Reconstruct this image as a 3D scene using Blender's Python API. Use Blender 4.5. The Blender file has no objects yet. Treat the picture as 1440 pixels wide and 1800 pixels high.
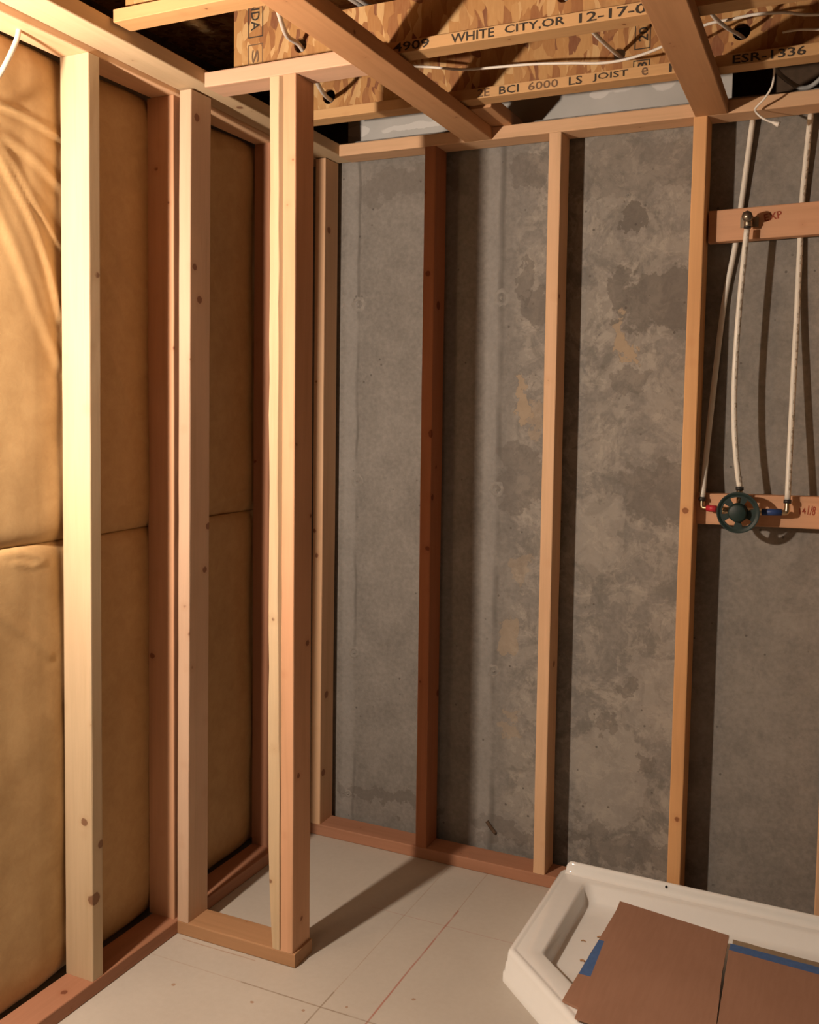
import bpy, bmesh, math, random
from mathutils import Vector, Matrix, noise

random.seed(7)
SC = bpy.context.scene
COL = SC.collection

# ------------------------------------------------------------------ camera
cam_d = bpy.data.cameras.new('camera')
cam = bpy.data.objects.new('camera', cam_d)
COL.objects.link(cam)
YAW, PITCH, ROLL = 0.4370, -0.0638, 0.0146
F = Vector((-math.sin(YAW) * math.cos(PITCH), math.cos(YAW) * math.cos(PITCH), math.sin(PITCH)))
R0 = Vector((math.cos(YAW), math.sin(YAW), 0))
U0 = R0.cross(F)
R = R0 * math.cos(ROLL) + U0 * math.sin(ROLL)
U = R.cross(F)
M = Matrix((R, U, -F)).transposed().to_4x4()
M.translation = Vector((1.6812, -2.8268, 1.4759))
cam.matrix_world = M
cam_d.sensor_fit = 'AUTO'
cam_d.sensor_width = 36
cam_d.lens = 1702.66 / 1800 * 36
cam_d.shift_y = -0.0408
cam_d.clip_start = 0.02
SC.camera = cam

# ------------------------------------------------------------------ light
world = bpy.data.worlds.new('world')
SC.world = world
world.use_nodes = True
wb = world.node_tree.nodes['Background']
wb.inputs[0].default_value = (1.0, 0.72, 0.48, 1)
wb.inputs[1].default_value = 0.006

# a clamp lamp with a reflector, aimed into the corner
lamp_d = bpy.data.lights.new('work_lamp_bulb', 'SPOT')
lamp_d.spot_size = math.radians(158)
lamp_d.spot_blend = 0.35
lamp_d.energy = 122
lamp_d.color = (1.0, 0.80, 0.64)
lamp_d.shadow_soft_size = 0.032
lamp = bpy.data.objects.new('work_lamp_bulb', lamp_d)
lamp.location = (0.085, -2.00, 1.77)
lamp.rotation_euler = (Vector((0.45, 0.0, 1.35)) - Vector((0.085, -2.00, 1.77))).to_track_quat('-Z', 'Y').to_euler()
COL.objects.link(lamp)

# the dim fluorescent shop light of the rest of the basement, behind the camera
room_d = bpy.data.lights.new('basement_shop_light', 'AREA')
room_d.shape = 'RECTANGLE'
room_d.size, room_d.size_y = 1.2, 0.05
room_d.energy = 8.0
room_d.color = (1.0, 0.86, 0.68)
room = bpy.data.objects.new('basement_shop_light', room_d)
room.location = (0.75, -3.7, 2.3)
COL.objects.link(room)

SC.view_settings.view_transform = 'Standard'
SC.view_settings.look = 'None'
SC.view_settings.gamma = 1
SC.view_settings.use_curve_mapping = False
SC.view_settings.exposure = 0.22

# ------------------------------------------------------------------ node helpers
class NT:
    def __init__(self, name):
        self.m = bpy.data.materials.new(name)
        self.m.use_nodes = True
        self.t = self.m.node_tree
        self.b = self.t.nodes['Principled BSDF']
        self.tc = self.t.nodes.new('ShaderNodeTexCoord')

    def n(self, typ, **kw):
        x = self.t.nodes.new(typ)
        for k, v in kw.items():
            setattr(x, k, v)
        return x

    def l(self, a, b):
        self.t.links.new(a, b)

    def _in(self, sock, v):
        if hasattr(v, 'is_output'):
            self.l(v, sock)
        else:
            sock.default_value = v

    def math(self, op, a, b=0.0, c=None, clamp=False):
        x = self.n('ShaderNodeMath', operation=op)
        x.use_clamp = clamp
        self._in(x.inputs[0], a)
        self._in(x.inputs[1], b)
        if c is not None:
            self._in(x.inputs[2], c)
        return x.outputs[0]

    def vmath(self, op, a, b):
        x = self.n('ShaderNodeVectorMath', operation=op)
        self._in(x.inputs[0], a)
        self._in(x.inputs[1], b)
        return x

    def noise(self, vec, scale, detail=3, rough=0.5, dist=0.0):
        x = self.n('ShaderNodeTexNoise')
        x.inputs['Scale'].default_value = scale
        x.inputs['Detail'].default_value = detail
        x.inputs['Roughness'].default_value = rough
        x.inputs['Distortion'].default_value = dist
        self.l(vec, x.inputs['Vector'])
        return x.outputs['Fac']

    def voronoi(self, vec, scale, feature='F1', out='Distance', rnd=1.0):
        x = self.n('ShaderNodeTexVoronoi', feature=feature)
        x.inputs['Scale'].default_value = scale
        x.inputs['Randomness'].default_value = rnd
        self.l(vec, x.inputs['Vector'])
        return x.outputs[out]

    def ramp(self, fac, stops, interp='LINEAR'):
        x = self.n('ShaderNodeValToRGB')
        x.color_ramp.interpolation = interp
        el = x.color_ramp.elements
        while len(el) < len(stops):
            el.new(0.5)
        for e, (p, c) in zip(el, stops):
            e.position = p
            e.color = (c[0], c[1], c[2], 1) if not isinstance(c, (int, float)) else (c, c, c, 1)
        self.l(fac, x.inputs[0])
        return x.outputs[0]

    def mix(self, fac, a, b, mode='MIX'):
        x = self.n('ShaderNodeMix', data_type='RGBA', blend_type=mode)
        self._in(x.inputs[0], fac)
        for s, v in ((x.inputs[6], a), (x.inputs[7], b)):
            if hasattr(v, 'is_output'):
                self.l(v, s)
            else:
                s.default_value = (v[0], v[1], v[2], 1)
        return x.outputs[2]

    def smooth(self, v, lo, hi):
        x = self.n('ShaderNodeMapRange', interpolation_type='SMOOTHSTEP')
        self._in(x.inputs[0], v)
        x.inputs[1].default_value = lo
        x.inputs[2].default_value = hi
        return x.outputs[0]

    def mapping(self, vec, scale=(1, 1, 1), loc=(0, 0, 0)):
        x = self.n('ShaderNodeMapping')
        x.inputs['Scale'].default_value = scale
        x.inputs['Location'].default_value = loc
        self.l(vec, x.inputs['Vector'])
        return x.outputs[0]

    def finish(self, color, rough=0.7, bump=None, bump_s=0.3, bump_d=0.002, spec=0.3):
        self._in(self.b.inputs['Base Color'], color if hasattr(color, 'is_output') else (*color, 1))
        self._in(self.b.inputs['Roughness'], rough)
        self.b.inputs['Specular IOR Level'].default_value = spec
        if bump is not None:
            x = self.n('ShaderNodeBump')
            x.inputs['Strength'].default_value = bump_s
            x.inputs['Distance'].default_value = bump_d
            self.l(bump, x.inputs['Height'])
            self.l(x.outputs[0], self.b.inputs['Normal'])
        return self.m


def mat_plain(name, col, rough=0.6, metal=0.0, spec=0.4, var=0.08, scale=40):
    t = NT(name)
    f = t.noise(t.tc.outputs['Object'], scale, 4)
    c = t.ramp(f, [(0.25, [x * (1 - var) for x in col]), (0.75, [min(1, x * (1 + var)) for x in col])])
    t.b.inputs['Metallic'].default_value = metal
    return t.finish(c, rough, spec=spec)


def mat_wood(name, base, axis='Z', knots=0.5, contrast=1.0, knot_col=None):
    """sawn softwood: long grain streaks, growth bands, a few round knots"""
    base = [x * 0.87 for x in base]
    t = NT(name)
    oi = t.n('ShaderNodeObjectInfo')
    off = t.vmath('MULTIPLY', t.n('ShaderNodeCombineXYZ').outputs[0], (1, 1, 1))
    cmb = t.n('ShaderNodeCombineXYZ')
    rnd = oi.outputs['Random']
    t.l(t.math('MULTIPLY', rnd, 37.0), cmb.inputs[0])
    t.l(t.math('MULTIPLY', rnd, 91.0), cmb.inputs[1])
    t.l(t.math('MULTIPLY', rnd, 53.0), cmb.inputs[2])
    p = t.vmath('ADD', t.tc.outputs['Object'], cmb.outputs[0]).outputs[0]
    s = {'X': (0.05, 1, 1), 'Y': (1, 0.05, 1), 'Z': (1, 1, 0.05)}[axis]
    ps = t.mapping(p, s)
    fine = t.noise(ps, 190, 4, 0.6)
    band = t.noise(ps, 34, 3, 0.5, 0.6)
    s2 = {'X': (0.35, 1, 1), 'Y': (1, 0.35, 1), 'Z': (1, 1, 0.35)}[axis]
    blot = t.noise(t.mapping(p, s2), 5.0, 3, 0.5)
    d = contrast
    lo = [x * (1 - 0.30 * d) for x in base]
    lo[2] *= (1 - 0.12 * d)
    hi = [min(0.95, x * (1 + 0.13 * d)) for x in base]
    c = t.ramp(band, [(0.30, lo), (0.52, base), (0.75, hi)])
    c = t.mix(0.35, c, t.ramp(fine, [(0.3, [x * 0.78 for x in base]), (0.7, [min(1, x * 1.12) for x in base])]))
    c = t.mix(0.55, c, t.ramp(blot, [(0.3, [base[0] * .82, base[1] * .74, base[2] * .68]), (0.7, [min(1, x * 1.10) for x in base])]), 'MIX')
    # knots
    kv = t.voronoi(p, 11.0)
    kid = t.n('ShaderNodeSeparateColor')
    t.l(t.voronoi(p, 11.0, out='Color'), kid.inputs[0])
    size = t.math('MULTIPLY', t.math('POWER', kid.outputs[0], 1.6), 0.12 * (0.5 + knots))
    kn = t.math('SUBTRACT', t.math('ADD', kv, t.math('MULTIPLY', t.noise(p, 130, 3), 0.06)), size)
    kf = t.math('SUBTRACT', 1.0, t.smooth(kn, 0.02, 0.055), clamp=True)
    halo = t.math('SUBTRACT', 1.0, t.smooth(kn, 0.03, 0.22), clamp=True)
    kc = knot_col or [base[0] * 0.34, base[1] * 0.20, base[2] * 0.16]
    c = t.mix(t.math('MULTIPLY', halo, 0.20), c, [base[0] * .72, base[1] * .55, base[2] * .45])
    c = t.mix(t.math('MULTIPLY', kf, 0.85), c, kc)
    return t.finish(c, 0.62, bump=fine, bump_s=0.18, bump_d=0.001, spec=0.25)


_wc = {}
WOODS = {
    'pale': ((0.66, 0.51, 0.325), 0.9, 0.8),
    'blush': ((0.72, 0.505, 0.35), 0.6, 0.9),
    'straw': ((0.70, 0.54, 0.34), 0.5, 0.9),
    'tan': ((0.82, 0.54, 0.325), 0.6, 0.9),
    'pink': ((0.75, 0.485, 0.325), 0.5, 0.9),
    'salmon': ((0.74, 0.425, 0.25), 0.6, 1.0),
    'orange': ((0.80, 0.455, 0.205), 0.4, 0.8),
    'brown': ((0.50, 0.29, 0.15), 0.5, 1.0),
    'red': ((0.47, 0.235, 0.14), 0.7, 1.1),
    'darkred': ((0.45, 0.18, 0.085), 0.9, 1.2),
    'flange': ((0.70, 0.43, 0.20), 0.1, 0.9),
    'ceil': ((0.62, 0.345, 0.17), 0.4, 1.0),
}


def wood(kind, axis):
    k = (kind, axis)
    if k not in _wc:
        b, kn, ct = WOODS[kind]
        _wc[k] = mat_wood(f'{kind}_lumber_{axis.lower()}', list(b), axis, kn, ct)
    return _wc[k]


def mat_osb():
    t = NT('strand_board')
    p = t.tc.outputs['Object']
    warp = t.n('ShaderNodeTexNoise')
    warp.inputs['Scale'].default_value = 9
    t.l(p, warp.inputs['Vector'])
    pw = t.vmath('ADD', p, t.vmath('MULTIPLY', warp.outputs['Color'], (0.05, 0.05, 0.05)).outputs[0]).outputs[0]
    rot = t.n('ShaderNodeMapping')
    rot.inputs['Rotation'].default_value = (0, 0.9, 0)
    rot.inputs['Scale'].default_value = (1.0, 1, 0.30)
    t.l(pw, rot.inputs['Vector'])
    rot2 = t.n('ShaderNodeMapping')
    rot2.inputs['Rotation'].default_value = (0, -0.35, 0)
    rot2.inputs['Scale'].default_value = (1.0, 1, 0.34)
    t.l(pw, rot2.inputs['Vector'])
    v1 = t.voronoi(rot.outputs[0], 58, out='Color')
    v2 = t.voronoi(rot2.outputs[0], 46, out='Color')
    sep1 = t.n('ShaderNodeSeparateColor'); t.l(v1, sep1.inputs[0])
    sep2 = t.n('ShaderNodeSeparateColor'); t.l(v2, sep2.inputs[0])
    stops = [(0.0, (0.15, 0.04, 0.022)), (0.10, (0.26, 0.10, 0.036)), (0.26, (0.37, 0.175, 0.06)),
             (0.44, (0.45, 0.235, 0.082)), (0.66, (0.50, 0.285, 0.11)), (0.86, (0.62, 0.41, 0.19))]
    c1 = t.ramp(sep1.outputs[0], stops, 'CONSTANT')
    c2 = t.ramp(sep2.outputs[1], stops, 'CONSTANT')
    c = t.mix(t.smooth(sep2.outputs[2], 0.42, 0.5), c1, c2)
    fine = t.noise(t.mapping(p, (1, 1, 0.2)), 160, 3)
    c = t.mix(0.25, c, t.ramp(fine, [(0.3, (0.40, 0.20, 0.08)), (0.7, (0.58, 0.36, 0.16))]))
    h = t.math('ADD', sep1.outputs[1], sep2.outputs[0])
    return t.finish(c, 0.65, bump=h, bump_s=0.3, bump_d=0.001, spec=0.25)


def mat_concrete():
    """poured wall: mottled grey, skim coat patches, tan scrapes, form seams; X and Z are wall metres"""
    t = NT('poured_concrete')
    p = t.tc.outputs['Object']
    big = t.noise(p, 2.6, 5, 0.6)
    mid = t.noise(p, 11, 6, 0.65)
    fine = t.noise(p, 70, 4, 0.6)
    grit = t.noise(p, 420, 2, 0.5)
    c = t.ramp(mid, [(0.28, (0.150, 0.140, 0.125)), (0.5, (0.228, 0.214, 0.192)), (0.72, (0.310, 0.290, 0.262))])
    c = t.mix(0.5, c, t.ramp(big, [(0.3, (0.168, 0.158, 0.141)), (0.7, (0.284, 0.267, 0.242))]))
    c = t.mix(0.28, c, t.ramp(fine, [(0.3, (0.125, 0.118, 0.104)), (0.7, (0.33, 0.31, 0.28))]))
    # smooth left bay, rougher patched area right of the second seam
    sx = t.n('ShaderNodeSeparateXYZ')
    t.l(p, sx.inputs[0])
    X, Z = sx.outputs[0], sx.outputs[2]
    wn = t.n('ShaderNodeTexNoise')
    wn.inputs['Scale'].default_value = 14
    wn.inputs['Detail'].default_value = 5
    wn.inputs['Roughness'].default_value = 0.62
    t.l(p, wn.inputs['Vector'])
    wsep = t.n('ShaderNodeSeparateColor')
    t.l(wn.outputs['Color'], wsep.inputs[0])
    wx = t.math('MULTIPLY', t.math('SUBTRACT', wsep.outputs[0], 0.5), 0.15)
    wz = t.math('MULTIPLY', t.math('SUBTRACT', wsep.outputs[1], 0.5), 0.26)
    Xw, Zw = t.math('ADD', X, wx), t.math('ADD', Z, wz)

    right = t.math('MULTIPLY', t.smooth(X, 0.64, 0.70), t.math('SUBTRACT', 1.0, t.math('MULTIPLY', t.smooth(X, 1.20, 1.30), 0.7)))
    ch = t.noise(p, 6.5, 6, 0.72, 0.8)
    light = t.math('MULTIPLY', t.math('ADD', t.smooth(ch, 0.46, 0.56), t.smooth(t.noise(t.mapping(p, (1, 1, 1), (8.3, 0, 2.2)), 22, 5, 0.7, 0.5), 0.50, 0.60)), 0.6)
    c = t.mix(t.math('MULTIPLY', t.math('MULTIPLY', light, right), 0.72), c, (0.37, 0.342, 0.295))
    dk = t.noise(t.mapping(p, (1, 1, 1), (3.1, 0, 7.7)), 8.5, 6, 0.7, 0.6)
    dark = t.smooth(dk, 0.52, 0.64)
    c = t.mix(t.math('MULTIPLY', t.math('MULTIPLY', dark, right), 0.62), c, (0.16, 0.152, 0.135))

    def patch(c, x, z, rx, rz, col, amt, edge=0.08):
        dx = t.math('DIVIDE', t.math('SUBTRACT', Xw, x), rx)
        dz = t.math('DIVIDE', t.math('SUBTRACT', Zw, z), rz)
        d = t.math('SQRT', t.math('ADD', t.math('POWER', t.math('ABSOLUTE', dx), 3.0), t.math('POWER', t.math('ABSOLUTE', dz), 3.0)))
        m = t.math('SUBTRACT', 1.0, t.smooth(d, 1.0 - edge, 1.0 + edge), clamp=True)
        c = t.mix(t.math('MULTIPLY', m, amt), c, col)
        rim = t.math('SUBTRACT', 1.0, t.smooth(t.math('ABSOLUTE', t.math('SUBTRACT', d, 1.02)), 0.02, 0.16), clamp=True)
        return t.mix(t.math('MULTIPLY', t.math('MULTIPLY', rim, t.smooth(fine, 0.40, 0.60)), 0.5 * amt), c, (0.11, 0.10, 0.088))

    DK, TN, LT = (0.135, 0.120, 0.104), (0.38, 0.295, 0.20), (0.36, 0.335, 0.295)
    for a in ((1.135, 1.82, 0.11, 0.085, DK, 0.65), (1.035, 2.06, 0.035, 0.045, DK, 0.75),
              (1.00, 1.83, 0.026, 0.07, DK, 0.6), (1.022, 1.675, 0.035, 0.045, TN, 0.85),
              (1.012, 1.735, 0.02, 0.03, TN, 0.7), (0.74, 1.80, 0.05, 0.07, DK, 0.6), (0.70, 1.90, 0.03, 0.06, DK, 0.55),
              (0.70, 1.25, 0.07, 0.09, DK, 0.5), (0.69, 1.50, 0.022, 0.06, TN, 0.75), (0.735, 1.44, 0.03, 0.05, TN, 0.4),
              (0.66, 0.72, 0.03, 0.06, TN, 0.5), (0.70, 0.98, 0.025, 0.04, TN, 0.35), (0.67, 0.45, 0.04, 0.03, TN, 0.4),
              (1.13, 1.23, 0.11, 0.085, DK, 0.5), (1.02, 1.57, 0.06, 0.035, DK, 0.45),
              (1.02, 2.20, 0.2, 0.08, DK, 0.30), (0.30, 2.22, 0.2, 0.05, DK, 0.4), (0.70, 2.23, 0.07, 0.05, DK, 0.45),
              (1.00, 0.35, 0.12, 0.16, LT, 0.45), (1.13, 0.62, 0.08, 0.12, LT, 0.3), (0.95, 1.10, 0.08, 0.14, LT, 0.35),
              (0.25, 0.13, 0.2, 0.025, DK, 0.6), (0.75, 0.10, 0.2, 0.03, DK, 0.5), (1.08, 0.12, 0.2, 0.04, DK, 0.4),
              (1.05, 0.62, 0.03, 0.03, DK, 0.5), (1.12, 0.42, 0.03, 0.03, DK, 0.5), (1.0, 0.50, 0.025, 0.03, DK, 0.45)):
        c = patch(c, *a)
    # vertical form seams: a pale band on one side, a dark irregular line
    for xs, wdt in ((0.108, 0.005), (0.622, 0.010)):
        jit = t.math('MULTIPLY', t.math('SUBTRACT', t.noise(t.mapping(p, (0.2, 1, 1)), 6, 3), 0.5), 0.022)
        d = t.math('ABSOLUTE', t.math('SUBTRACT', t.math('ADD', X, jit), xs))
        amp = t.smooth(t.noise(t.mapping(p, (0.1, 1, 1)), 4.2, 3), 0.36, 0.62)
        m = t.math('MULTIPLY', t.math('SUBTRACT', 1.0, t.smooth(d, wdt * 0.3, wdt * 1.6), clamp=True), amp)
        c = t.mix(t.math('MULTIPLY', m, 0.7), c, (0.12, 0.112, 0.098))
        bd = t.math('SUBTRACT', t.math('ADD', X, jit), xs - 0.028)
        m2 = t.math('SUBTRACT', 1.0, t.smooth(t.math('ABSOLUTE', bd), 0.012, 0.034), clamp=True)
        c = t.mix(t.math('MULTIPLY', m2, 0.22), c, (0.40, 0.39, 0.37))
    # small air holes
    pit = t.math('SUBTRACT', 1.0, t.smooth(t.voronoi(p, 26), 0.07, 0.12), clamp=True)
    pit = t.math('MULTIPLY', pit, t.smooth(t.noise(p, 7, 2), 0.5, 0.58))
    c = t.mix(t.math('MULTIPLY', pit, 0.7), c, (0.09, 0.08, 0.07))
    h = t.math('ADD', t.math('MULTIPLY', mid, 1.2), t.math('ADD', t.math('MULTIPLY', light, 0.25), t.math('MULTIPLY', grit, 0.25)))
    h = t.math('SUBTRACT', h, t.math('MULTIPLY', pit, 0.8))
    return t.finish(c, 0.85, bump=h, bump_s=0.35, bump_d=0.004, spec=0.2)


def mat_floor():
    t = NT('painted_floor')
    p = t.tc.outputs['Object']
    big = t.noise(p, 3.0, 4, 0.55)
    fine = t.noise(p, 60, 4, 0.6)
    c = t.ramp(big, [(0.3, (0.475, 0.435, 0.375)), (0.7, (0.53, 0.49, 0.425))])
    c = t.mix(0.12, c, t.ramp(fine, [(0.3, (0.37, 0.33, 0.275)), (0.7, (0.57, 0.54, 0.49))]))
    sx = t.n('ShaderNodeSeparateXYZ')
    t.l(p, sx.inputs[0])
    X, Y = sx.outputs[0], sx.outputs[1]
    wob = t.math('MULTIPLY', t.math('SUBTRACT', t.noise(p, 5, 2), 0.5), 0.006)

    def line(c, coord, at, w, col, amt, other=None, lo=0, hi=0):
        d = t.math('ABSOLUTE', t.math('SUBTRACT', t.math('ADD', coord, wob), at))
        m = t.math('SUBTRACT', 1.0, t.smooth(d, w * 0.4, w), clamp=True)
        if other is not None:
            m = t.math('MULTIPLY', m, t.math('GREATER_THAN', other, lo))
            m = t.math('MULTIPLY', m, t.math('LESS_THAN', other, hi))
        br = t.smooth(t.noise(p, 14, 3), 0.10, 0.55)
        return t.mix(t.math('MULTIPLY', t.math('MULTIPLY', m, br), amt), c, col)

    RED, GRY, BRN = (0.38, 0.12, 0.08), (0.25, 0.19, 0.13), (0.34, 0.20, 0.12)
    c = line(c, X, 0.657, 0.0035, RED, 0.75, Y, -0.9, -0.25)
    c = line(c, X, 0.655, 0.0022, BRN, 0.45, Y, -0.28, 0.01)
    c = line(c, X, 0.527, 0.0022, BRN, 0.40, Y, -0.78, 0.0)
    c = line(c, X, 0.527, 0.0030, GRY, 0.75, Y, -1.1, -0.76)
    c = line(c, Y, -0.829, 0.0032, GRY, 0.75, X, 0.29, 1.2)
    c = line(c, Y, -0.829, 0.0024, BRN, 0.30, X, 0.0, 0.29)
    c = line(c, Y, -0.345, 0.0022, RED, 0.32, X, 0.42, 0.90)
    c = line(c, Y, -0.7335, 0.0028, BRN, 0.55, X, 0.03, 0.27)
    c = line(c, Y, -1.438, 0.0028, GRY, 0.5)
    c = line(c, X, 1.136, 0.0026, GRY, 0.5, Y, -4, -1.0)
    for (dx, dy, r) in ((0.365, -0.888, 0.006), (0.497, -0.86, 0.005), (0.145, -0.915, 0.007), (0.585, -0.80, 0.004), (0.72, -0.70, 0.006)):
        d = t.math('SQRT', t.math('ADD', t.math('POWER', t.math('SUBTRACT', X, dx), 2.0), t.math('POWER', t.math('SUBTRACT', Y, dy), 2.0)))
        d = t.math('ADD', d, t.math('MULTIPLY', t.math('SUBTRACT', t.noise(p, 90, 2), 0.5), 0.010))
        c = t.mix(t.math('MULTIPLY', t.math('SUBTRACT', 1.0, t.smooth(d, r * .6, r), clamp=True), 0.8), c, BRN)
    return t.finish(c, 0.55, bump=fine, bump_s=0.05, bump_d=0.001, spec=0.3)


def mat_blanket():
    t = NT('golden_vinyl_insulation')
    p = t.tc.outputs['Object']
    big = t.noise(p, 3.2, 4, 0.6)
    fuzz = t.noise(p, 26, 5, 0.7, 0.4)
    c = t.ramp(big, [(0.3, (0.45, 0.285, 0.125)), (0.7, (0.55, 0.365, 0.172))])
    c = t.mix(0.35, c, t.ramp(fuzz, [(0.3, (0.39, 0.235, 0.10)), (0.7, (0.61, 0.42, 0.205))]))
    t.b.inputs['Coat Weight'].default_value = 0.12
    t.b.inputs['Coat Roughness'].default_value = 0.4
    return t.finish(c, 0.55, bump=fuzz, bump_s=0.12, bump_d=0.004, spec=0.3)


def mat_pex(marks):
    t = NT('white_tubing_printed' if marks else 'white_tubing')
    p = t.tc.outputs['Object']
    c = t.ramp(t.noise(p, 30, 2), [(0.3, (0.74, 0.71, 0.62)), (0.7, (0.82, 0.79, 0.70))])
    if marks:
        sx = t.n('ShaderNodeSeparateXYZ')
        t.l(p, sx.inputs[0])
        band = t.math('FRACT', t.math('MULTIPLY', sx.outputs[2], 21.0))
        m = t.math('MULTIPLY', t.math('GREATER_THAN', band, 0.35), t.smooth(t.noise(t.mapping(p, (2.0, 2.0, 1)), 85, 3), 0.46, 0.56))
        side = t.math('GREATER_THAN', t.n('ShaderNodeNewGeometry').outputs['Random Per Island'], -1)
        g = t.n('ShaderNodeNewGeometry')
        nx = t.n('ShaderNodeSeparateXYZ')
        t.l(g.outputs['Normal'], nx.inputs[0])
        m = t.math('MULTIPLY', m, t.math('GREATER_THAN', nx.outputs[0], 0.25))
        c = t.mix(t.math('MULTIPLY', m, 0.75), c, (0.30, 0.25, 0.18))
    return t.finish(c, 0.4, spec=0.4)


OSB = mat_osb()
CONC = mat_concrete()
FLOOR = mat_floor()
BLANK = mat_blanket()
PEX, PEXM = mat_pex(False), mat_pex(True)
INK = mat_plain('black_ink', (0.045, 0.035, 0.025), 0.8)
FADE = mat_plain('faded_brown_ink', (0.17, 0.10, 0.055), 0.8)
REDINK = mat_plain('red_marker', (0.33, 0.065, 0.03), 0.8)
NM = mat_plain('white_cable_jacket', (0.80, 0.76, 0.68), 0.5)
NMG = mat_plain('grey_cable_jacket', (0.42, 0.43, 0.42), 0.5)
ACRYL = mat_plain('glossy_white_acrylic', (0.87, 0.885, 0.86), 0.06, spec=0.5, var=0.01)
CARD = None
TAPE = mat_plain('blue_masking_tape', (0.075, 0.155, 0.36), 0.6, var=0.15, scale=60)
BRASS = mat_plain('brass_fitting', (0.70, 0.56, 0.36), 0.3, metal=1.0)
BRONZE = mat_plain('dull_bronze', (0.34, 0.28, 0.21), 0.38, metal=0.9)
BLACKM = mat_plain('black_metal', (0.03, 0.028, 0.025), 0.45)
GREENP = mat_plain('dark_green_plastic', (0.011, 0.027, 0.023), 0.5, var=0.2)
REDP = mat_plain('red_plastic', (0.48, 0.03, 0.045), 0.45)
BLUEP = mat_plain('blue_plastic', (0.03, 0.065, 0.20), 0.45)
HOLE = mat_plain('dark_hole', (0.01, 0.009, 0.008), 0.9)
MORT = mat_plain('grey_mortar', (0.24, 0.225, 0.20), 0.75, var=0.2, scale=60)
DRYW = mat_plain('bare_wall_paint', (0.15, 0.13, 0.11), 0.85)
VOID = mat_plain('old_dark_board', (0.10, 0.065, 0.04), 0.9, var=0.25)


def mat_card(name, a, b):
    t = NT(name)
    p = t.tc.outputs['Object']
    n1 = t.noise(p, 4, 4, 0.6)
    n2 = t.noise(t.mapping(p, (1, 0.12, 1)), 110, 3, 0.5)
    c = t.mix(0.35, t.ramp(n1, [(0.3, a), (0.7, b)]), t.ramp(n2, [(0.35, a), (0.65, b)]))
    return t.finish(c, 0.8, bump=n2, bump_s=0.06, bump_d=0.001, spec=0.15)


CARD = mat_card('brown_cardboard', (0.335, 0.185, 0.12), (0.395, 0.225, 0.15))
CARDG = mat_card('worn_grey_cardboard', (0.27, 0.20, 0.13), (0.36, 0.28, 0.19))


def mat_panel():
    t = NT('grey_panel_white_patches')
    p = t.tc.outputs['Object']
    base = t.ramp(t.noise(p, 9, 4), [(0.3, (0.50, 0.50, 0.475)), (0.7, (0.56, 0.555, 0.53))])
    sx = t.n('ShaderNodeSeparateXYZ')
    t.l(p, sx.inputs[0])
    c = base
    wob = t.math('MULTIPLY', t.math('SUBTRACT', t.noise(p, 18, 3), 0.5), 0.03)
    for x, z, rx, rz in ((0.075, 0.045, 0.05, 0.017), (0.30, 0.04, 0.13, 0.012), (0.80, 0.125, 0.06, 0.05), (0.97, 0.115, 0.07, 0.05), (1.10, 0.1, 0.05, 0.045), (0.91, 0.07, 0.03, 0.012), (0.55, 0.15, 0.06, 0.03)):
        dx = t.math('DIVIDE', t.math('SUBTRACT', t.math('ADD', sx.outputs[0], wob), x), rx)
        dz = t.math('DIVIDE', t.math('SUBTRACT', t.math('ADD', sx.outputs[2], wob), z), rz)
        d = t.math('ADD', t.math('POWER', dx, 2.0), t.math('POWER', dz, 2.0))
        c = t.mix(t.math('MULTIPLY', t.math('SUBTRACT', 1.0, t.smooth(d, 0.85, 1.1), clamp=True), 0.8), c, (0.74, 0.73, 0.70))
    return t.finish(c, 0.7, spec=0.3)


# ------------------------------------------------------------------ object helpers
def link_mesh(name, verts, faces, mat, parent=None, loc=(0, 0, 0), smooth=False):
    me = bpy.data.meshes.new(name)
    me.from_pydata([tuple(v) for v in verts], [], faces)
    me.update()
    if smooth:
        for p in me.polygons:
            p.use_smooth = True
    if mat:
        me.materials.append(mat)
    o = bpy.data.objects.new(name, me)
    o.location = loc
    COL.objects.link(o)
    if parent:
        o.parent = parent
    return o


def empty(name, loc):
    o = bpy.data.objects.new(name, None)
    o.location = loc
    o.empty_display_size = 0.05
    COL.objects.link(o)
    return o


def tag(o, label, cat, group=None):
    o['label'] = label
    o['category'] = cat
    if group:
        o['group'] = group
    return o


def struct(o):
    o['kind'] = 'structure'
    return o


def box_vf(x0, x1, y0, y1, z0, z1):
    v = [(x0, y0, z0), (x1, y0, z0), (x1, y1, z0), (x0, y1, z0), (x0, y0, z1), (x1, y0, z1), (x1, y1, z1), (x0, y1, z1)]
    f = [(0, 3, 2, 1), (4, 5, 6, 7), (0, 1, 5, 4), (1, 2, 6, 5), (2, 3, 7, 6), (3, 0, 4, 7)]
    return v, f


def sbox(name, x0, x1, y0, y1, z0, z1, mat, parent=None, loc=None):
    loc = loc or (x0, y0, z0)
    v, f = box_vf(x0, x1, y0, y1, z0, z1)
    v = [(a - loc[0], b - loc[1], c - loc[2]) for a, b, c in v]
    return link_mesh(name, v, f, mat, parent, loc)


def rect_ring(hu, hv, r, n=3):
    """rounded rectangle, counter-clockwise"""
    pts = []
    for cx, cy, a0 in ((hu - r, hv - r, 0), (-hu + r, hv - r, 90), (-hu + r, -hv + r, 180), (hu - r, -hv + r, 270)):
        for k in range(n):
            a = math.radians(a0 + 90 * k / (n - 1))
            pts.append((cx + r * math.cos(a), cy + r * math.sin(a)))
    return pts


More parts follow.
